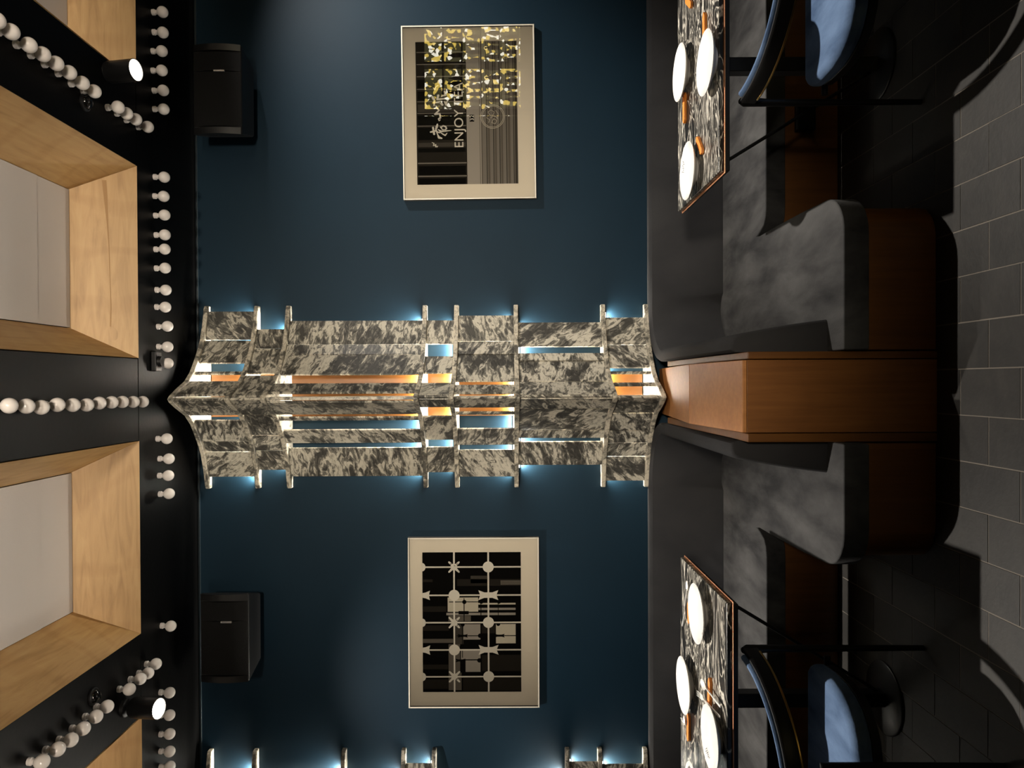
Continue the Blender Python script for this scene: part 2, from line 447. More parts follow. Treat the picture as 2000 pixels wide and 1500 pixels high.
for k, (x, y) in enumerate(rowC): bulb(x, y, 'white globe bulb in the short row of four beside the sconce tip, %s from it' % ORD[k])
bulb(*rowD[0], 'lone white globe bulb in the gap beside the lower speaker')
for k, (x, y) in enumerate(rowD[1:]): bulb(x, y, 'white globe bulb in the row by the lower lit spotlight, %s from lone bulb' % ORD[k])
ctr = [(277, 784), (258, 785), (237, 786), (216, 786), (192, 787), (168, 792), (140, 792), (110, 791), (79, 795), (49, 794), (15.6, 793)]
for k, (x, y) in enumerate(ctr): bulb(x, y, 'white globe bulb on the middle beam pointing at the sconce, %s from the sconce' % ORD[k])
rb = [(287, 248), (264, 234), (246, 221), (229, 210), (182, 177), (159, 163), (134, 143), (108, 125), (82, 107), (54.6, 87), (19.5, 62), (-8, 40)]
for k, (x, y) in enumerate(rb): bulb(x, y, 'white globe bulb on the slanting beam near photo top, %s from the wall' % ORD[k])
lb = [(303, 1297), (288, 1315), (272, 1327), (251, 1346), (207, 1381), (186, 1400), (161, 1423), (136, 1445), (110.5, 1465), (80.6, 1487)]
for k, (x, y) in enumerate(lb): bulb(x, y, 'white globe bulb on the slanting beam near photo bottom, %s from the wall' % ORD[k])

# ------------------------------------------------------------------ ceiling spotlights
def track_spot(px, depth, aim, label, lit, power=0, angle=60, tilt=True, L=.15, R=.052):
    p = at_y(px[0], px[1], depth)
    e = empty('ceiling_spotlight', (p.x, p.y, p.z))
    q = (Vector(aim) - p).to_track_quat('-Z', 'Y')
    hd = empty('head')
    bpy.data.objects.remove(hd)
    bo = MB().lathe([(.0001, L), (R*.9, L), (R, L-.01), (R, .0), (R*.93, -.004), (R*.9, .012), (.0001, .014)], 28).build('housing', M['black_metal'], e, smooth=40)
    le = MB().lathe([(.0001, .010), (R*.92, .010), (R*.92, -.003), (R*.5, -.008), (.0001, -.009)], 28).build('lens', M['lamp_on'] if lit else M['black_metal'], bo, smooth=40)
    rg = MB().lathe([(R*.9, .012), (R*1.0, .004), (R*1.01, -.004), (R*.95, -.006), (R*.9, .002)], 28).build('rim', M['black_metal'] if lit else M['cabinet_plastic'], bo, smooth=40)
    bo.rotation_euler = q.to_euler()
    back = q @ Vector((0, 0, L*.75))
    top = Vector((back.x, back.y, ZC - p.z))
    MB().tube([back, (back.x, back.y, max(back.z+.02, ZC-p.z))], .008, 8).build('stem', M['black_metal'], e, smooth=40)
    MB().lathe([(.0001, 0), (.045, 0), (.045, -.016), (.04, -.02), (.0001, -.02)], 24).build('canopy', M['black_metal'], e, smooth=40, loc=top)
    tag(e, label, 'spotlight', 'ceiling spotlights on the beams')
    if lit:
        s = spot('spot_beam', p + q @ Vector((0, 0, -.02)), aim, power, angle, .85, NEUT, .03)
    return e
track_spot((264, 137), 3.62, (1.5, 3.05, .7), 'lit black spotlight near photo top, above the table under the lettered picture', True, 520, 60)
track_spot((309, 1384), 3.72, (-1.45, 3.05, .7), 'lit black spotlight near photo bottom, above the table under the lattice picture', True, 520, 60)
def dome(x, y, label):
    p = at_z(x, y, ZC-.012); e = empty('ceiling_dome', (p.x, p.y, ZC))
    MB().lathe([(.0001, 0), (.04, 0), (.041, -.008), (.034, -.012), (.0001, -.012)], 24).build('base_ring', M['black_metal'], e, smooth=40)
    MB().lathe([(.032*math.cos(a_), -.010-.026*math.sin(a_)) for a_ in [PI/2*k/7 for k in range(7)]] + [(.0001, -.036)], 24).build('lens', M['dark_glass'], e, smooth=70)
    tag(e, label, 'ceiling dome', 'small dark domes on the slanting beams')
dome(170, 200, 'small dark glass dome on the slanting beam near photo top')
dome(186, 1360, 'small dark glass dome on the slanting beam near photo bottom')
# small black junction box on the middle beam
p = at_z(300, 706, ZC)
e = empty('junction_box', p)
MB().box(-.055, .055, -.035, .035, -.03, 0).build('box', M['black_metal'], e, bevel=.006)
MB().lathe([(.0001, -.03), (.03, -.03), (.028, -.05), (.0001, -.052)], 20).build('cap', M['black_metal'], e, smooth=40)
MB().lathe([(.0001, 0), (.006, 0), (.006, -.006), (.0001, -.008)], 10).build('screw', M['badge'], e, smooth=40, loc=(.03, .04, -.001))
tag(e, 'small black junction box on the ceiling beside the middle beam', 'junction box')

# ------------------------------------------------------------------ loudspeakers
def speaker(xa, xb, ya, yb, label):
    Yf = D - .31
    pa = at_y(xa, (ya+yb)/2, Yf); pb = at_y(xb, (ya+yb)/2, Yf)
    l = at_y((xa+xb)/2, yb, Yf).x; r = at_y((xa+xb)/2, ya, Yf).x
    zt, zb = pa.z, pb.z; w = r-l; h = zt-zb; cx = (l+r)/2; cz = (zt+zb)/2
    e = empty('wall_speaker', (cx, D-.02, zb))
    tr = .06
    MB().hexa([(-w/2+tr, 0-.05, 0), (w/2-tr, -.05, 0), (w/2, -.27, 0), (-w/2, -.27, 0)],
              [(-w/2+tr, -.05, h), (w/2-tr, -.05, h), (w/2, -.27, h), (-w/2, -.27, h)]).build('cabinet', M['cabinet_plastic'], e, bevel=.012)
    # bowed grille in two fields with end caps
    def field(x0, x1, name, mt, dep=0):
        b = MB(); rings = []
        for k in range(9):
            z = h*.02 + (h*.96)*k/8; bow = .022*(1-((k-4)/4)**2) + dep
            rings.append([(x0, -.268, z), (x0, -.27-bow, z), (x1, -.27-bow, z), (x1, -.268, z)])
        b.rings(rings); return b.build(name, mt, e, smooth=30)
    field(-w/2+.05, w*.19, 'grille', M['grille']); field(w*.20, w/2-.05, 'grille', M['grille'])
    field(-w/2+.004, -w/2+.042, 'end_cap', M['cabinet_plastic'], .004); field(w/2-.042, w/2-.004, 'end_cap', M['cabinet_plastic'], .004)
    MB().box(w*.19-.006, w*.19+.006, -.302, -.29, h*.42-.03, h*.42+.035).build('badge', M['badge'], e, bevel=.002)
    MB().box(-.06, .06, -.06, .019, h*.35, h*.65).build('bracket', M['black_metal'], e, bevel=.004)
    tag(e, label, 'speaker', 'black loudspeakers under the ceiling')
    return e
speaker(374, 470, 84, 262, 'black wall loudspeaker with silver badge, by the lettered picture')
speaker(388, 484, 1160, 1335, 'black wall loudspeaker in deep shadow, by the lattice picture')

# ------------------------------------------------------------------ marble sconces
U = D/F
PRO = [(0, 174), (6, 167), (16, 145), (31, 106), (49, 81), (67, 65), (91, 46), (109, 35), (140, 23), (172, 15), (177, 12)]
def proj(o):
    o = abs(o)
    for (a, pa), (c, pc) in zip(PRO, PRO[1:]):
        if o <= c: return pa + (pc-pa)*(o-a)/(c-a)
    return PRO[-1][1]
def sconce(xc, zfins, bays, led_top, label, group):
    e = empty('wall_sconce', (xc, D, zfins[-1]-.014))
    z0 = zfins[-1]-.014
    t = .0135
    pts = [(-o*U, -p*U) for o, p in PRO[::-1]] + [(o*U, -p*U) for o, p in PRO[1:]]
    pts = [(pts[0][0], -.001)] + pts + [(pts[-1][0], -.001)]
    fin_me = MB().prism_z(pts, -t, t).mesh('fin', M['marble_fin'])
    for z in zfins:
        o = bpy.data.objects.new('fin', fin_me); COL.objects.link(o); o.parent = e; o.location = (0, 0, z-z0)
        bv = o.modifiers.new('bevel', 'BEVEL'); bv.width = .003; bv.segments = 1; bv.limit_method = 'ANGLE'
    def plan(o, dl): return Vector((o*U, -max(.046, proj(o)*U - dl), 0))
    for k, bay in enumerate(bays):
        za, zb_ = zfins[k+1]+t-z0, zfins[k]-t-z0
        for (a, c) in bay:
            lo, hi = min(a, c), max(a, c)
            dl = .022 + (.006 if (int(a*7) % 2) else .0)
            mid = .5*(lo+hi)
            # keep the flat slat inside the concave fin edge
            pl, ph = plan(lo, dl), plan(hi, dl)
            over = .5*(pl.y+ph.y) - plan(mid, dl).y
            sh = max(0, -over)*.7
            pl.y = min(pl.y+sh, -.042); ph.y = min(ph.y+sh, -.042)
            d = (ph-pl).normalized(); nrm = Vector((-d.y, d.x, 0))
            if nrm.y < 0: nrm = -nrm
            th = nrm*.013
            MB().prism_z([pl, ph, ph+th, pl+th], za, zb_).build('slat', M['marble'], e, bevel=.0012, seg=1)
        # central spine, edge on
        MB().box(-.009, .009, -(172*U)+.035, -.30, za, zb_).build('slat', M['marble_fin'], e, bevel=.0012, seg=1)
        hl = (max(abs(q) for pq in bay for q in pq) - 3)*U
        up = led_top[k]
        zl = za+.004 if up else zb_-.004
        MB().box(-hl, hl, -.024, -.016, zl-.003, zl+.003).build('led_strip', M['led'], e)
        l = bpy.data.lights.new('led_glow', 'AREA'); l.shape = 'RECTANGLE'; l.size = hl*2; l.size_y = .008
        l.energy = LEDP*(.7+.6*min(1.6, (zb_-za)/.5)); l.color = (1, .93, .8)
        lo_ = bpy.data.objects.new('led_glow', l); COL.objects.link(lo_)
        lo_.location = (xc, D-.021, z0 + (zl+.008 if up else zl-.008))
        lo_.rotation_euler = (PI if up else 0, 0, 0)
    tag(e, label, 'wall sconce', group)
    return e
LEDP = 27.0
SX = at_y(900, 774, D).x
zf = [at_y(x, 774, D).z for x in (409, 506, 567.5, 832, 893, 1008, 1176.5, 1260)]
def off_of(y):
    o = 0.0
    for _ in range(40):
        Y = D - max(.046, proj(o)*U - .024)
        X = at_y(985, y, Y).x
        o = .5*o + .5*(X-SX)/U
    return o
BAYS = [
 [(606,661),(663,706),(723,727),(742,768),(780,809),(820,860),(861,880),(881,929)],
 [(641,678),(679,727),(731,770),(779,808),(809,848),(849,878),(879,916)],
 [(625,671),(671.5,691),(692,729),(747,764),(785,808),(815,820),(839,864),(874,929)],
 [(625,671),(695,727),(747,770),(775,795),(814,859),(873,922)],
 [(616,666),(666.5,691),(692,743),(751,766),(778,796),(807,810),(838,869),(879,931)],
 [(630,677),(690,704),(705,745),(746,770),(775,799),(800,842),(843,856),(864,909)],
 [(621,674),(674.5,718),(726,729),(748,752),(778,807),(809,842),(843,866),(866.5,892),(893,940)]]
bays = [[(off_of(a), off_of(c)) for a, c in bay] for bay in BAYS]
sconce(SX, zf, bays, [1,1,1,1,1,0,0], 'tall pointed sconce of veined marble slats and fins, whole, in the middle of the photo', 'marble sconces')
zf2 = [at_y(x, 1470, D).z for x in (414, 502, 674, 790, 849, 1107, 1170, 1258)]
hb = [[140,118,114,70,66,34],[139,100,90,60,44,20],[128,90,84,40,34,8],[152,120,114,84,66,40],[125,100,96,60,30,8],[154,110,104,70,60,22],[149,108,106,66,60,24]]
bays2 = [[(hh[i], hh[i+1]) for i in (0, 2, 4)] + [(-hh[i]-4, -hh[i+1]+3) for i in (0, 2, 4)] for hh in hb]
SX2 = at_y(900, 1460, D).x - 176*U
sconce(SX2, zf2, bays2, [1,1,1,1,1,0,0], 'marble sconce cut off by the bottom edge, only its fin tips showing', 'marble sconces')
# wooden backing boards on the wall behind each sconce
for k, (x, zz) in enumerate(((SX, zf), (SX2, zf2))):
    struct(MB().box(x-.122, x+.152, D-.014, D-.0008, zz[-1]+.02, zz[0]-.02).build('trim_%d' % (k+2), M['wood_back']))

# ------------------------------------------------------------------ banquettes
SEAT = .37
def banquette(sg, xin, xout, label):
    """sg=+1: the one on the +X side of the console. xin: |x| of its inner end."""
    e = empty('banquette', (sg*(xin+.6), 3.9, 0))
    off = Vector((-sg*(xin+.6), -3.9, 0))
    def T(x, y, z): return (sg*x + off.x, y + off.y, z)
    # back and its return along the console: one upholstered sweep
    yb = D - .012; r = .40
    path = []                       # (x, y, inward normal, thickness blend)
    n = 12
    for k in range(n+1):
        x = xout - (xout-(xin+r))*k/n; path.append((x, yb, (0, -1), 0.0))
    for k in range(1, 13):
        a = PI/2*k/12
        path.append((xin+r - r*math.sin(a), yb-r + r*math.cos(a), (math.sin(a), -math.cos(a)), k/12))
    yf = 2.955
    for k in range(1, 9):
        path.append((xin, yb-r - (yb-r-yf)*k/8, (1, 0), 1.0))
    def prof(bl, sc=1.0, base=SEAT-.09):
        tb = .335*(1-bl) + .131*bl; tt = .15*(1-bl) + .072*bl
        zt = .752; rr = .03
        p = [(0.0, base), (0.0, zt-.012), (.010, zt), (tt-rr*1.2, zt), (tt-rr*.4, zt-.006), (tt, zt-.026)]
        for q in (.15, .35, .55, .75, .9):
            p.append((tt + (tb-tt)*q + .012*math.sin(PI*q)*(1-bl*.6), zt-.026 - (zt-.026-SEAT+.02)*q))
        p += [(tb, SEAT-.02), (tb, base)]
        return p
    rings = []
    for i, (x, y, nn, bl) in enumerate(path):
        pr = prof(bl); ring = []
        for (t, z) in pr: ring.append(T(x + nn[0]*t, y + nn[1]*t, z))
        rings.append(ring)
    # soften the front end
    x, y, nn, bl = path[-1]
    for dy, ins in ((.010, .004), (.014, .012)):
        ring = []
        for (t, z) in prof(1.0):
            t2 = min(max(t, ins), max(t-ins, .02) if t > .05 else t); z2 = z-ins if z > .72 else z
            ring.append(T(x + t2, y-dy, z2))
        rings.append(ring)
    MB().rings(rings).build('backrest', M['velvet_dark'], e, smooth=45)
    # seat outline in plan
    xw = .718 if sg > 0 else .728; yfr = 2.80; yw = 3.635; rc = .16
    pl = [(xin+.002, 4.60), (xin+.002, yfr)]
    for k in range(9):
        a = PI/2*k/8; pl.append((xw-rc+rc*math.sin(a), yfr+rc-rc*math.cos(a)))
    pl += [(xw+.008, 3.2), (xw+.012, 3.5), (xw+.010, 3.74), (xw+.016, 3.765), (xw+.03, 3.72), (xw+.05, 3.665), (xw+.085, yw+.006), (xw+.14, yw), (xout, yw), (xout, 4.60)]
    MB().prism_z([T(x, y, 0)[:2] for x, y in pl], .272, SEAT).build('seat_cushion', M['velvet'], e, bevel=.032, seg=4)
    # base: teak panels set back under the cushion
    ins = .035
    pb = [(xin+.002, 4.60), (xin+.002, yfr+ins)]
    for k in range(9):
        a = PI/2*k/8; pb.append((xw-rc-ins*.4+(rc-ins*.6)*math.sin(a), yfr+rc-(rc-ins)*math.cos(a)))
    pb += [(xw-ins, 3.6), (xw-ins, yw+ins+.02), (xw+.06, yw+ins), (xout, yw+ins), (xout, 4.60)]
    MB().prism_z([T(x, y, 0)[:2] for x, y in pb], .0, .285).build('base_panel', M['wood_dark'], e, bevel=.003, seg=1)
    tag(e, label, 'banquette', 'grey velvet banquettes along the wall')
banquette(1, .116, 3.3, 'charcoal velvet banquette with teak base under the lettered picture')
banquette(-1, .236, 3.4, 'charcoal velvet banquette with teak base under the lattice picture')

# ------------------------------------------------------------------ console between the banquettes
e = empty('wooden_console', (-.06, 2.83, 0))
bx0, bx1, yf = -.196, .082, 2.822
L = lambda x: x + .06
MB().box(L(bx0), L(bx1), 0, .02, .0, .725).build('front_panel', M['wood_v'], e, bevel=.002)
MB().box(L(bx0)+.002, L(bx1)-.002, .022, 1.82, .0, .66).build('body', M['wood_dark'], e)
# lid rises a little to the back; a second board slopes on down to the wall
lx0, lx1 = L(bx0)+.001, L(bx1)-.001
MB().hexa([(lx0, -.008, .728), (lx1, -.008, .728), (lx1, .60, .778), (lx0, .60, .778)],
          [(lx0, -.008, .745), (lx1, -.008, .745), (lx1, .60, .795), (lx0, .60, .795)]).build('lid', M['wood_h'], e, bevel=.003)
MB().hexa([(lx0, .604, .778), (lx1, .604, .778), (lx1, 1.835, .66), (lx0, 1.835, .66)],
          [(lx0, .604, .795), (lx1, .604, .795), (lx1, 1.835, .676), (lx0, 1.835, .676)]).build('rear_board', M['wood_h'], e, bevel=.003)
for xa, xb in ((bx0-.036, bx0-.003), (bx1+.003, bx1+.031)):
    MB().hexa([(L(xa), -.002, 0), (L(xb), -.002, 0), (L(xb), 1.3, 0), (L(xa), 1.3, 0)],
              [(L(xa), -.002, .722), (L(xb), -.002, .722), (L(xb), 1.3, .742), (L(xa), 1.3, .742)]).build('side_board', M['wood_dark'], e, bevel=.003)
tag(e, 'narrow teak console box between the two charcoal banquettes, below the sconce', 'console')

# ------------------------------------------------------------------ tables
TZ = .80
def table(x0, x1, y0, y1, px, bx, label):
    sg = 1 if x0 > 0 else -1
    e = empty('marble_table', (px, (y0+y1)/2, 0)); cy = (y0+y1)/2
    a, c = x0-px, x1-px; ya, yb = y0-cy, y1-cy
    MB().box(a+.006, c-.006, ya+.006, yb-.006, TZ-.020, TZ).build('marble_top', M['tmarble'], e, bevel=.004, seg=2)
    MB().box(a-.002, c+.002, ya-.002, yb+.002, TZ-.0245, TZ-.0205).build('copper_edge', M['copper'], e, bevel=.001, seg=1)
    MB().box(a+.010, c-.010, ya+.010, yb-.010, TZ-.045, TZ-.0275).build('tray', M['black_metal'], e, bevel=.002, seg=1)
    MB().box(-.031, .031, -.03, .03, .012, TZ-.046).build('post', M['black_metal'], e, bevel=.004)
    MB().box(-.26, .26, -.03, .03, TZ-.075, TZ-.046).build('bracket', M['black_metal'], e, bevel=.004)
    MB().box(-.03, .03, -.25, .25, TZ-.070, TZ-.047).build('bracket', M['black_metal'], e, bevel=.004)
    MB().lathe([(.0001, .014), (.15, .010), (.155, .006), (.155, .0), (.0001, .0)], 36).build('foot', M['black_metal'], e, smooth=40)
    MB().tube([(-sg*.465, .0, TZ-.05), (-sg*.02, .0, .02)], .0075, 8).build('brace', M['black_metal'], e, smooth=40)
    MB().hexa([(sg*.14, -.24, TZ-.075), (sg*.27, -.24, TZ-.075), (sg*.27, -.20, TZ-.075), (sg*.14, -.20, TZ-.075)],
              [(sg*.09, -.24, TZ-.046), (sg*.32, -.24, TZ-.046), (sg*.32, -.20, TZ-.046), (sg*.09, -.20, TZ-.046)]).build('clip', M['black_metal'], e)
    tag(e, label, 'table', 'black marble tables at the banquettes'); return e
table(.822, 1.96, 2.93, 3.63, 1.385, 0, 'black veined marble table with copper edge under the lettered picture')
table(-1.98, -.845, 2.835, 3.60, -1.378, 0, 'black veined marble table with copper edge under the lattice picture')
# socket box on the base panel under the upper table
p = at_y(1570, 232, 3.66)
e = empty('socket_box', (p.x, 3.668, p.z))
MB().box(-.065, .065, -.045, 0, -.045, .045).build('box', M['black'], e, bevel=.006)
MB().box(-.05, .05, -.048, -.0455, -.03, .03).build('cover', M['black_metal'], e, bevel=.001, seg=1)
tag(e, 'black socket box on the dark teak base below the upper table', 'socket box')

# ------------------------------------------------------------------ chairs
def chair(xc, ytip, label):
    e = empty('armchair', (xc, ytip-.2, 0))
    a, c = .372, .485; y0 = .2
    def U2(th, out=0): return Vector(((a+out)*math.cos(th), y0-(c+out)*math.sin(th), 0))
    N = 36
    def band(o0, o1, zb, zt, name, mt, t0=0, t1=PI, dz=0, sm=45):
        rings = []
        for k in range(N+1):
            th = t0 + (t1-t0)*k/N; pi, po = U2(th, o0), U2(th, o1)
            zb2 = zb(th) if callable(zb) else zb; zt2 = zt(th) if callable(zt) else zt
            m_ = .25*(zt2-zb2) if (zt2-zb2) < .03 else .008
            rings.append([(pi.x, pi.y, zb2), (po.x, po.y, zb2), (po.x, po.y, zt2-m_), ((po.x*.7+pi.x*.3), (po.y*.7+pi.y*.3), zt2), ((po.x*.3+pi.x*.7), (po.y*.3+pi.y*.7), zt2), (pi.x, pi.y, zt2-m_)])
        return MB().rings(rings).build(name, mt, e, smooth=sm)
    low = lambda th: .60 + .05*(1-math.sin(th))**2*0 - .0*th
    band(-.006, .014, .662, .722, 'back_rail', M['black_metal'])
    band(-.030, -.007, .664, .731, 'back_pad', M['blue'], .05, PI-.05)
    band(.0145, .019, .664, .671, 'brass_trim', M['brass'], .1, PI-.1)
    # rounded black arm ends, running down into the front legs
    for s_ in (-1, 1):
        MB().tube([(s_*(a+.003), y0+.012, 0), (s_*(a+.003), y0+.012, .60), (s_*(a+.003), y0+.004, .70), (s_*(a+.002), y0-.006, .718)], [.011, .015, .018, .012], 12).build('leg', M['black_metal'], e, smooth=50)
        th = PI/2 - s_*.40
        p = U2(th, .004)
        MB().tube([(p.x*1.05, p.y-.015, 0), (p.x, p.y, .40), (p.x, p.y, .60)], [.010, .014, .014], 12).build('leg', M['black_metal'], e, smooth=50)
    # seat: squarish front, round rear
    pl = [(-.335, y0-.03), (-.30, y0-.005), (.30, y0-.005), (.335, y0-.03)]
    for k in range(0, 15):
        th = PI*k/14; cx_, sx_ = math.cos(th), math.sin(th)
        pl.append((.34*math.copysign(abs(cx_)**.6, cx_), y0-.12-.30*abs(sx_)**.75))
    MB().prism_z(pl, .40, .472).build('seat_cushion', M['blue'], e, bevel=.028, seg=4)
    MB().prism_z([(x*.97, y*.97+.002) for x, y in pl], .370, .403).build('seat_frame', M['black_metal'], e, bevel=.004)
    MB().tube([(-.35, y0+.0, .385), (.35, y0+.0, .385)], .012, 10).build('seat_rail', M['black_metal'], e, smooth=50)
    tag(e, label, 'armchair', 'blue velvet armchairs at the tables')
    return e
chair(1.475, 2.93, 'blue velvet tub armchair with black frame at the upper marble table')
chair(-1.43, 2.91, 'blue velvet tub armchair with black frame and brass trim at the lower marble table')

# ------------------------------------------------------------------ tableware
pr = [(.9*r_, z_) for r_, z_ in [(.0001, .004), (.055, .004), (.062, .0), (.066, .001), (.070, .008), (.105, .020), (.132, .032), (.1395, .0365), (.1405, .038), (.139, .0392), (.130, .0372), (.104, .0262), (.08, .0175), (.05, .0165), (.0001, .0165)]]
plate_me = MB().lathe(pr, 48).mesh('body', M['ceramic'], 50)
def scribble(r0, a0, n, seed):
    rnd = random.Random(seed); b = MB()
    for k in range(n):
        a = a0 + k*.085
        pts = []
        for q in range(6):
            aa = a + .05*q/5*rnd.uniform(.4, 1); rr = r0 + rnd.uniform(-.007, .007)
            pts.append((rr*math.cos(aa), rr*math.sin(aa), .0265 + (rr-.0936)*.46 + .0014))
        b.tube(pts, .0008, 5)
    return b
def plate(x, y, label, marks=None):
    p = at_z(x, y, TZ+.037)
    e = empty('dinner_plate', (p.x, p.y, TZ+.0005))
    o = bpy.data.objects.new('body', plate_me); COL.objects.link(o); o.parent = e
    if marks is not None: scribble(.1030, marks, 6, int(x)).build('rim_script', M['ceramic_mark'], e)
    tag(e, label, 'plate', 'white plates on the marble tables')
plate(1327, 142, 'white plate at the wall side of the upper table, beside the orange rest')
plate(1377, 123, 'white plate at the chair side of the upper table', -2.6)
plate(1342, 334, 'cream-white plate by the inner corner of the upper table, nearest the banquette end', .9)
plate(1359, 1198, 'white plate by the inner corner of the lower table, with spoon behind it', -2.2)
plate(1334, 1338, 'white plate at the wall side of the lower table, overhanging in view')
plate(1386, 1441, 'white plate with grey script at the chair side of the lower table', 2.4)
plate(1352, 1549, 'cream-white plate cut off by the bottom edge of the photo', .6)

def rest(x, y, rz, ln, label):
    p = at_z(x, y, TZ+.012); e = empty('cutlery_rest', (p.x, p.y, TZ+.0005), rz)
    h, w = .013, .015
    MB().hexa([(-ln/2, -w, 0), (ln/2-.02, -w, 0), (ln/2, 0, 0), (ln/2-.02, w, 0), (-ln/2+.0, w, 0), (-ln/2-.012, 0, 0)],
              [(-ln/2, -w, h), (ln/2-.02, -w, h), (ln/2, 0, h), (ln/2-.02, w, h), (-ln/2+.0, w, h), (-ln/2-.012, 0, h)]).build('block', M['rest'], e, bevel=.002)
    tag(e, label, 'cutlery rest', 'orange cutlery rests on the tables')
rest(1335, 208, 0, .135, 'orange cutlery rest beside the wall-side plate of the upper table')
rest(1374, 55, .0, .135, 'orange cutlery rest half hidden behind the chair-side plate of the upper table')
rest(1364, 282, .75, .12, 'slanted orange cutlery rest by the upper table plate nearest the banquette end')
rest(1343, 4, .9, .12, 'orange cutlery rest at the very top edge of the photo')
rest(1384, 1351, -.1, .125, 'orange cutlery rest under the crossed spoon and fork on the lower table')
rest(1343, 1418, 0, .12, 'orange cutlery rest between the two lower plates, on the wall side')
rest(1344, 1194, .1, .09, 'orange cutlery rest mostly hidden by the lower table inner plate')

def cutlery(kind, tip, end, z, label, lift=.012, cat=None):
    a = at_z(tip[0], tip[1], TZ+z); c = at_z(end[0], end[1], TZ+z-.010)
    e = empty(kind, (a.x, a.y, a.z)); d = c-a; Lg = d.length
    e.rotation_euler = d.to_track_quat('X', 'Z').to_euler()
    hs = Lg*.28
    MB().rings([[(x, -w, -t), (x, w, -t), (x, w*.7, t), (x, -w*.7, t)] for x, w, t in
                ((hs, .0035, .0016), (hs*1.3, .003, .0022), (Lg*.7, .0042, .0018), (Lg*.95, .0062, .0014), (Lg, .004, .001))]).build('handle', M['steel'], e, smooth=40)
    if kind == 'spoon':
        rings = []
        for k in range(11):
            u = k/10; x = hs*1.05*u; w = .0215*math.sin(PI*min(1, .02+.93*u+.02))**.75 if u < .97 else .004
            w = max(w, .0035); dz = -.0065*math.sin(PI*u)
            rings.append([(x, -w, .0012), (x, -w*.55, dz*.8), (x, 0, dz), (x, w*.55, dz*.8), (x, w, .0012), (x, w*.5, dz*.75-.0012), (x, 0, dz-.0014), (x, -w*.5, dz*.75-.0012)])
        MB().rings(rings).build('bowl', M['steel'], e, smooth=60)
    elif kind == 'fork':
        MB().rings([[(x, -w, -.001+q), (x, w, -.001+q), (x, w, .001+q), (x, -w, .001+q)] for x, w, q in
                    ((hs*.5, .0115, .001), (hs*.66, .0125, 0), (hs*.85, .009, -.001), (hs*1.04, .0035, 0))]).build('neck', M['steel'], e, smooth=50)
        for k in range(4):
            y = -.0095 + k*.0063
            MB().tube([(hs*.52, y, .001), (hs*.25, y, .003), (0, y, .006)], [.0017, .0015, .0008], 6).build('tine', M['steel'], e, smooth=50)
    tag(e, label, cat or kind, 'steel cutlery on the lower table')
cutlery('spoon', (1368, 1330), (1407, 1381), .026, 'steel spoon leaning on the orange rest, bowl toward the wall')
cutlery('fork', (1363, 1353), (1406, 1401), .026, 'steel fork beside the spoon on the orange rest, tines toward the wall')
cutlery('fork', (1332, 1401), (1341, 1447), .024, 'steel fork lying along the orange rest between the lower plates')
cutlery('spoon', (1337, 1400), (1334, 1446), .024, 'steel spoon on the orange rest between the lower plates')
cutlery('spoon', (1343, 1136), (1336, 1190), .02, 'steel spoon behind the lower table plate nearest the banquette end')
cutlery('fork', (1339, 1188), (1332, 1222), .02, 'steel fork poking out behind the inner plate of the lower table')

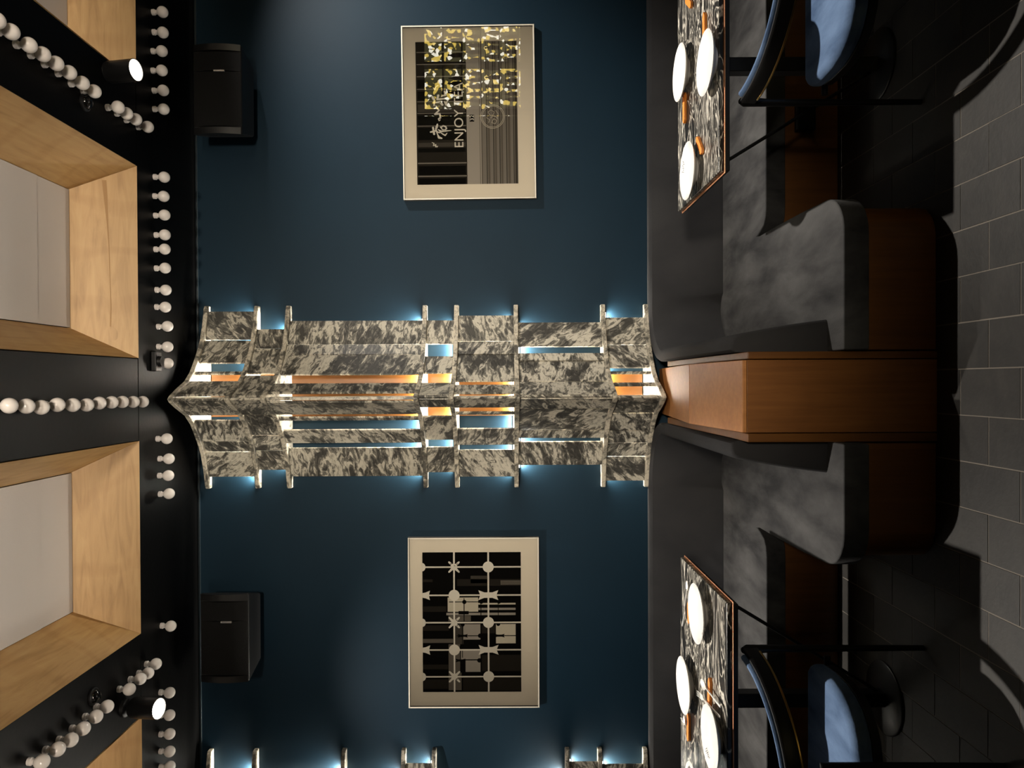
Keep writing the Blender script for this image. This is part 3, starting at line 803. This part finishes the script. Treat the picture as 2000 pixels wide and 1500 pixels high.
# ------------------------------------------------------------------ framed pictures
def flat(name, col, rough=.8): return plain('print_'+name, col, rough, spec=.03)
PK = {'black': flat('black', (.004, .0035, .003)), 'dark': flat('dark', (.022, .0185, .0145)), 'mid': flat('mid', (.13, .112, .09)), 'grey': flat('grey', (.21, .185, .155)),
      'lgrey': flat('light_grey', (.36, .32, .27)), 'white': flat('white', (.80, .74, .63)), 'cream': flat('cream', (.60, .54, .42)), 'line': flat('line', (.06, .052, .042))}
PKN = list(PK)
class Print:
    """flat shapes in photo-pixel coordinates (x right = down, y down = left) laid on a sheet"""
    def __init__(s, e, O, k): s.e, s.O, s.k = e, O, k; s.lv = 0
    def P(s, x, y, dy): return ((s.O[1]-y)*s.k, -dy, (s.O[0]-x)*s.k)
    def poly(s, b, pts, lv, col):
        n = len(b.v); s.lv += 1; b.v += [s.P(x, y, lv*.0002 + s.lv*4e-7) for x, y in pts]; b.face(range(n, n+len(pts)), PKN.index(col))
    def rect(s, b, x0, x1, y0, y1, lv, col): s.poly(b, [(x0,y0),(x1,y0),(x1,y1),(x0,y1)], lv, col)
    def disc(s, b, x, y, r, lv, col, n=24, a0=0, a1=2*PI):
        s.poly(b, [(x+r*math.cos(a0+(a1-a0)*k/n), y+r*math.sin(a0+(a1-a0)*k/n)) for k in range(n + (0 if a1-a0 > 6 else 1))], lv, col)
    def ring(s, b, x, y, r0, r1, lv, col, n=40):
        for k in range(n):
            a, c = 2*PI*k/n, 2*PI*(k+1)/n
            s.poly(b, [(x+r0*math.cos(a), y+r0*math.sin(a)), (x+r1*math.cos(a), y+r1*math.sin(a)), (x+r1*math.cos(c), y+r1*math.sin(c)), (x+r0*math.cos(c), y+r0*math.sin(c))], lv, col)
    def stroke(s, b, pts, w, lv, col):
        for i in range(len(pts)-1):
            (x0, y0), (x1, y1) = pts[i], pts[i+1]; dx, dy = x1-x0, y1-y0; l = math.hypot(dx, dy) or 1
            w0 = w[i] if isinstance(w, list) else w; w1 = w[i+1] if isinstance(w, list) else w
            nx, ny = -dy/l/2, dx/l/2
            s.poly(b, [(x0+nx*w0, y0+ny*w0), (x1+nx*w1, y1+ny*w1), (x1-nx*w1, y1-ny*w1), (x0-nx*w0, y0-ny*w0)], lv, col)
            s.disc(b, x1, y1, w1/2, lv, col, 10)
        s.disc(b, pts[0][0], pts[0][1], (w[0] if isinstance(w, list) else w)/2, lv, col, 10)
    def done(s, b, name, parent): 
        me = bpy.data.meshes.new(name); me.from_pydata(b.v, [], b.f)
        for q in PKN: me.materials.append(PK[q])
        for p, i in zip(me.polygons, b.mi): p.material_index = i
        # every face looks into the room
        bm = bmesh.new(); bm.from_mesh(me); bm.normal_update()
        for f_ in bm.faces:
            if f_.normal.y > 0: f_.normal_flip()
        bm.to_mesh(me); bm.free()
        o = bpy.data.objects.new(name, me); COL.objects.link(o); o.parent = parent; o.location = (0, 0, 0); return o
def picture(x0, x1, y0, y1, px0, px1, py0, py1, label, tilt=0):
    Yp = D-.032
    c = at_y((x0+x1)/2, (y0+y1)/2, Yp)
    k = Yp/F
    e = empty('framed_picture', (c.x, D-.001, c.z)); e.rotation_euler = (0, tilt, 0)
    w, h = (y1-y0)*k, (x1-x0)*k; t = .009; dp = .034
    for nme, bx in (('top', (-w/2, w/2, h/2-t, h/2)), ('bottom', (-w/2, w/2, -h/2, -h/2+t)), ('l', (-w/2, -w/2+t, -h/2+t, h/2-t)), ('r', (w/2-t, w/2, -h/2+t, h/2-t))):
        o = MB().box(bx[0], bx[1], -dp, 0, bx[2], bx[3])
        o.mi = [1, 1, 0, 1, 1, 1]
        o.build('frame_bar', [M['frame'], M['frame_side']], e, bevel=.0012, seg=1)
    MB().box(-w/2+t, w/2-t, -.010, -.002, -h/2+t, h/2-t).build('backing', M['frame_side'], e)
    O = ((x0+x1)/2, (y0+y1)/2)
    P = Print(e, O, k)
    a0, a1 = (O[1]-py1)*k, (O[1]-py0)*k; c0, c1 = (O[0]-px1)*k, (O[0]-px0)*k
    mb = MB(); f0, f1 = -.0195, -.0165
    W0, W1, Z0, Z1 = -w/2+t, w/2-t, -h/2+t, h/2-t
    mb.box(W0, W1, f0, f1, c1, Z1); mb.box(W0, W1, f0, f1, Z0, c0); mb.box(W0, a0, f0, f1, c0, c1); mb.box(a1, W1, f0, f1, c0, c1)
    mb.build('mat_board', M['mat_board'], e)
    sheet = MB().box(a0-.01, a1+.01, -.0155, -.0105, c0-.01, c1+.01).build('print', PK['dark'], e)
    sheet['label'] = 'black and white photographic print'
    MB().box(W0, W1, -.0285, -.0265, Z0, Z1).build('glass', M['glass'], e)
    tag(e, label, 'picture', 'framed prints on the teal wall')
    return e, P, sheet
def text(P, s, x, y, size, parent, col, name='lettering', track=1.0):
    cu = bpy.data.curves.new('t', 'FONT'); cu.body = s; cu.size = size; cu.space_character = track
    ob = bpy.data.objects.new('t', cu); COL.objects.link(ob)
    me = bpy.data.meshes.new_from_object(ob.evaluated_get(bpy.context.evaluated_depsgraph_get()))
    bpy.data.objects.remove(ob)
    q = P.P(x, y, .0166)
    for v in me.vertices: v.co = Vector((q[0]+v.co.x, q[1]-.0004, q[2]+v.co.y))
    me.materials.clear(); me.materials.append(PK[col])
    o = bpy.data.objects.new(name, me); COL.objects.link(o); o.parent = parent; return o

# picture with the shop front
e, P, sh = picture(786, 1045, 50, 388, 813, 1010.5, 80, 358, 'framed black and white shop-front photo lettered ENJOY TEA on the teal wall', math.radians(-.55))
Z = lambda zx, zy: (760+zx/3.75, 20+zy/3.75)
b = MB(); base = 80       # level offset keeps the shapes in front of the sheet
def R(x0, x1, y0, y1, lv, col):
    p, q = Z(x0, y0), Z(x1, y1); P.rect(b, p[0], q[0], p[1], q[1], base+lv, col)
R(200, 566, 225, 1268, 0, 'dark'); R(566, 680, 225, 1268, 0, 'lgrey'); R(680, 940, 225, 1268, 0, 'grey')
for y, w in ((300, 7), (388, 7), (477, 7), (570, 5), (660, 5), (745, 5), (838, 5), (1110, 9), (1205, 9)): R(205, 562, y-w/2, y+w/2, 2, 'grey')
for y0, y1, cc in ((500, 560, 'black'), (585, 650, 'black'), (760, 830, 'black'), (850, 940, 'black'), (1000, 1030, 'black'), (1130, 1195, 'black'), (1220, 1266, 'black'), (960, 990, 'line'), (680, 735, 'line')): R(210, 556, y0, y1, 1, cc)
R(660, 664, 225, 1268, 1, 'mid'); R(672, 680, 225, 1268, 1, 'mid')
for x in (712, 762, 808, 857, 910): R(x-3.5, x+3.5, 225, 1268, 2, 'line')
for x0, x1, cc in ((720, 735, 'mid'), (770, 785, 'mid'), (816, 830, 'mid'), (866, 885, 'mid'), (918, 936, 'line')): R(x0, x1, 225, 1268, 1, cc)
R(588, 622, 760, 810, 3, 'black')
c = Z(757, 775)
for r in (20, 22.5): P.ring(b, c[0], c[1], r, r+.9, base+4, 'cream')
for pts in ([(-9,-9),(-3,-13),(3,-9),(1,-3),(-5,-2),(-9,-9)], [(2,4),(8,8),(5,14),(-2,12),(2,4)], [(-12,2),(-6,6),(-8,12)], [(6,-12),(11,-5),(9,3)], [(-4,3),(0,-1),(6,0),(10,5)]):
    P.stroke(b, [(c[0]+x, c[1]+y) for x, y in pts], .8, base+4, 'cream')
# brush calligraphy
T7 = lambda zx, zy: (820+zx/8.825, 130+zy/8.825)
for pts, w in (
  ([(200,1285),(235,1300),(222,1340),(265,1325),(262,1360),(298,1350),(285,1372)], [8,16,14,22,18,14,5]),
  ([(180,1105),(215,1098),(262,1085),(330,1120),(345,1085),(310,1065)], [26,30,26,18,24,14]),
  ([(222,1030),(228,1075),(240,1140)], [34,30,38]),
  ([(298,975),(285,1020),(270,1060),(300,1150),(320,1200),(370,1215)], [26,42,26,20,40,24]),
  ([(360,1030),(395,1000),(440,1015),(455,1050),(420,1075),(378,1060),(352,1020)], [22,24,26,24,22,18,20]),
  ([(345,1095),(420,1092),(535,1082)], [28,30,8]),
  ([(350,1115),(400,1150),(430,1165),(462,1128)], [16,22,24,12]),
  ([(255,700),(290,690),(330,735),(258,800),(340,790),(352,860),(318,880),(330,915),(352,895)], [12,18,26,28,30,30,22,16,10]),
  ([(235,345),(262,380),(280,330),(320,305)], [12,18,16,14]),
  ([(225,510),(250,560),(245,650)], [44,34,22]), ([(320,480),(300,545),(430,535),(500,530)], [40,30,26,14]),
  ([(280,600),(350,590),(390,640)], [22,40,36]), ([(430,410),(445,470),(372,495)], [28,36,16]), ([(430,590),(455,635),(470,580)], [26,40,16])):
    P.stroke(b, [T7(*q) for q in pts], [q/8.825 for q in w], base+5, 'white')
P.done(b, 'print_shapes', sh)
p = Z(540, 1002); text(P, 'ENJOY TEA', p[0], p[1], 17.6/.70*P.k, sh, 'white', track=1.02)
p = Z(619, 804); text(P, '32', p[0], p[1], 7.6/.70*P.k, sh, 'white', track=1.05)

# picture with the lattice
e, P, sh = picture(797, 1053.5, 1049, 1383.5, 824.7, 1018, 1078.7, 1354, 'framed black and white print of a white lattice of circles, crosses and bow shapes')
Z = lambda zx, zy: (770+zx/3.75, 1020+zy/3.75)
b = MB()
R(205, 930, 220, 1252, 0, 'black')
for x0, x1, y0, y1, cc in ((460, 928, 420, 470, 'dark'), (560, 700, 395, 450, 'line'), (780, 928, 430, 462, 'mid'), (207, 380, 620, 660, 'dark'), (207, 400, 760, 800, 'dark'), (207, 430, 860, 890, 'mid'),
    (207, 400, 1050, 1085, 'dark'), (207, 400, 1160, 1230, 'dark'), (640, 928, 980, 1100, 'dark'), (500, 928, 1150, 1245, 'dark'), (207, 280, 420, 440, 'dark')): R(x0, x1, y0, y1, 1, cc)
for x0, x1, y0, y1, cc in ((390, 615, 555, 660, 'cream'), (615, 890, 596, 608, 'cream'), (615, 890, 632, 648, 'lgrey'), (380, 890, 668, 686, 'lgrey'), (395, 560, 690, 730, 'mid'),
    (505, 635, 752, 866, 'lgrey'), (745, 890, 752, 895, 'cream'), (440, 505, 752, 900, 'line'), (640, 745, 752, 870, 'black'), (395, 480, 900, 1110, 'mid'), (485, 630, 945, 1020, 'lgrey'), (520, 635, 1020, 1105, 'lgrey'), (395, 490, 1110, 1240, 'mid'), (640, 740, 760, 820, 'dark')): R(x0, x1, y0, y1, 2, cc)
for x0, x1, y0, y1 in ((400, 780, 585, 591), (508, 514, 560, 740), (470, 545, 655, 680), (632, 638, 590, 700), (760, 765, 590, 740), (495, 500, 752, 1000), (455, 900, 835, 841), (630, 640, 752, 1110), (480, 486, 900, 1100), (450, 630, 1012, 1020), (480, 630, 918, 924), (620, 760, 610, 624)): R(x0, x1, y0, y1, 3, 'black')
for x, y, r in ((513, 588, 4.2), (628, 838, 4.4), (622, 1020, 4.4), (638, 588, 4), (500, 755, 4), (762, 752, 4), (490, 922, 3.6), (768, 588, 4)):
    q = Z(x, y); P.disc(b, q[0], q[1], r, base+3, 'black', 16)
def bow(x, y, hw, hh, lv, col, half=False):
    q = lambda a, c: Z(x+a, y+c)
    if not half: P.poly(b, [q(-hw, -hh), q(-hw*.4, -hh*.55), q(hw*.4, -hh*.55), q(hw, -hh), q(hw*.8, 0), q(hw, hh), q(hw*.4, hh*.55), q(-hw*.4, hh*.55), q(-hw, hh), q(-hw*.8, 0)], base+lv, col)
    else: P.poly(b, [q(0, -hh*.5), q(hw*.4, -hh*.6), q(hw, -hh), q(hw*.85, 0), q(hw, hh), q(hw*.4, hh*.6), q(0, hh*.5)], base+lv, col)
for x, y in ((500, 838), (483, 1020), (772, 838)): bow(x, y, 38, 14, 3, 'black')
for x in (438, 690): R(x-6, x+6, 220, 1252, 5, 'white')
for y in (330, 538, 740, 942, 1140): R(205, 930, y-5.5, y+5.5, 5, 'white')
for y in (330, 740, 1140):
    for dx, dy in ((1, 1), (1, -1)):
        P.stroke(b, [Z(438-36*dx, y-36*dy), Z(438-20*dx, y-20*dy), Z(438, y), Z(438+20*dx, y+20*dy), Z(438+36*dx, y+36*dy)], [3.4, 4.4, 8, 4.4, 3.4], base+6+(.4 if dy > 0 else 0), 'white')
    q = Z(690, y); P.disc(b, q[0], q[1], 10.8, base+6, 'white', 28)
    q = Z(205, y); P.poly(b, [(q[0]+6.2*math.sin(a), q[1]-8*math.cos(a)) for a in [PI*k/12 for k in range(13)]], base+6, 'white')
for y in (538, 942):
    q = Z(438, y); P.disc(b, q[0], q[1], 10.8, base+6, 'white', 28)
    bow(690, y, 74, 37, 6, 'white'); bow(205, y, 55, 35, 6, 'white', True)
P.done(b, 'print_shapes', sh)
R = None

# ------------------------------------------------------------------ back bar across the room, seen only as the reflection in the picture glass
bar = empty('bar_shelf', (5.6, -3.35, 0))
m, nt, bb_ = mat('backlit_bar_panel'); v = coords(nt, (1, 1, 1)); n1 = noise(nt, v, 3.5, 3)
vo = nt.nodes.new('ShaderNodeTexVoronoi'); vo.inputs['Scale'].default_value = 17; nt.links.new(v, vo.inputs['Vector'])
sp = nt.nodes.new('ShaderNodeSeparateColor'); nt.links.new(vo.outputs['Color'], sp.inputs[0])
r_ = ramp(nt, sp.outputs[0], [(0, (.05, .045, .02)), (.55, (.08, .07, .03)), (.62, (.7, .5, .1)), (.8, (1, .75, .25)), (.86, (1, .95, .8))], 'CONSTANT')
bb_.inputs['Base Color'].default_value = (.1, .1, .1, 1)
nt.links.new(r_.outputs[0], bb_.inputs['Emission Color']); bb_.inputs['Emission Strength'].default_value = 12.0
MB().box(-1.0, 1.5, -.2, -.18, 1.35, 3.0).build('backlit_panel', m, bar)
MB().box(-1.0, 1.5, -.2, .25, 0, 1.1).build('counter', M['black'], bar, bevel=.01)
for z in (1.40, 1.72, 2.04, 2.36, 2.68): MB().box(-1.0, 1.5, -.18, .05, z-.02, z).build('shelf', M['black'], bar)
for x in (-1.0, -.2, .6, 1.47): MB().box(x, x+.03, -.18, .05, 1.1, 3.0).build('upright', M['black'], bar)
tag(bar, 'dark bar shelf with a glowing back, seen only as a reflection in the lettered picture', 'bar shelf')
bcol = [(.30, .16, .02), (.55, .42, .1), (.5, .5, .46), (.05, .12, .05), (.45, .06, .02), (.02, .02, .02), (.6, .58, .5)]
bmats = [plain('bottle_glass_%s' % n_, c_, .1) for n_, c_ in zip(('amber', 'gold', 'clear', 'green', 'red', 'black', 'white'), bcol)]
bme = []
for k, mt in enumerate(bmats):
    hh = .22 + .012*(k % 3); rr = .034 + .003*(k % 2)
    bme.append((MB().lathe([(.0001, 0), (rr, 0), (rr, hh*.6), (rr*.6, hh*.72), (rr*.34, hh*.78), (rr*.32, hh), (.0001, hh)], 12).mesh('glass', mt, 40),
                MB().lathe([(rr*1.01, hh*.18), (rr*1.03, hh*.18), (rr*1.03, hh*.5), (rr*1.01, hh*.5)], 12).mesh('label', bmats[6 - (k % 2)*5], 40)))
rnd = random.Random(3)
for z in (1.40, 1.72, 2.04, 2.36):
    x = -.92
    while x < 1.42:
        if min(abs(x-q) for q in (-1.0+.015, -.185, .615, 1.485)) > .06 and rnd.random() > .12:
            e = empty('bottle', (5.6+x, -3.35-.06+rnd.uniform(-.03, .03), z+.0005)); k = rnd.randrange(7)
            for n_, me in zip(('glass', 'label'), bme[k]):
                o = bpy.data.objects.new(n_, me); COL.objects.link(o); o.parent = e
            tag(e, 'spirit bottle on the glowing bar shelf reflected in the lettered picture', 'bottle', 'bottles on the reflected bar shelf')
        x += rnd.uniform(.10, .15)
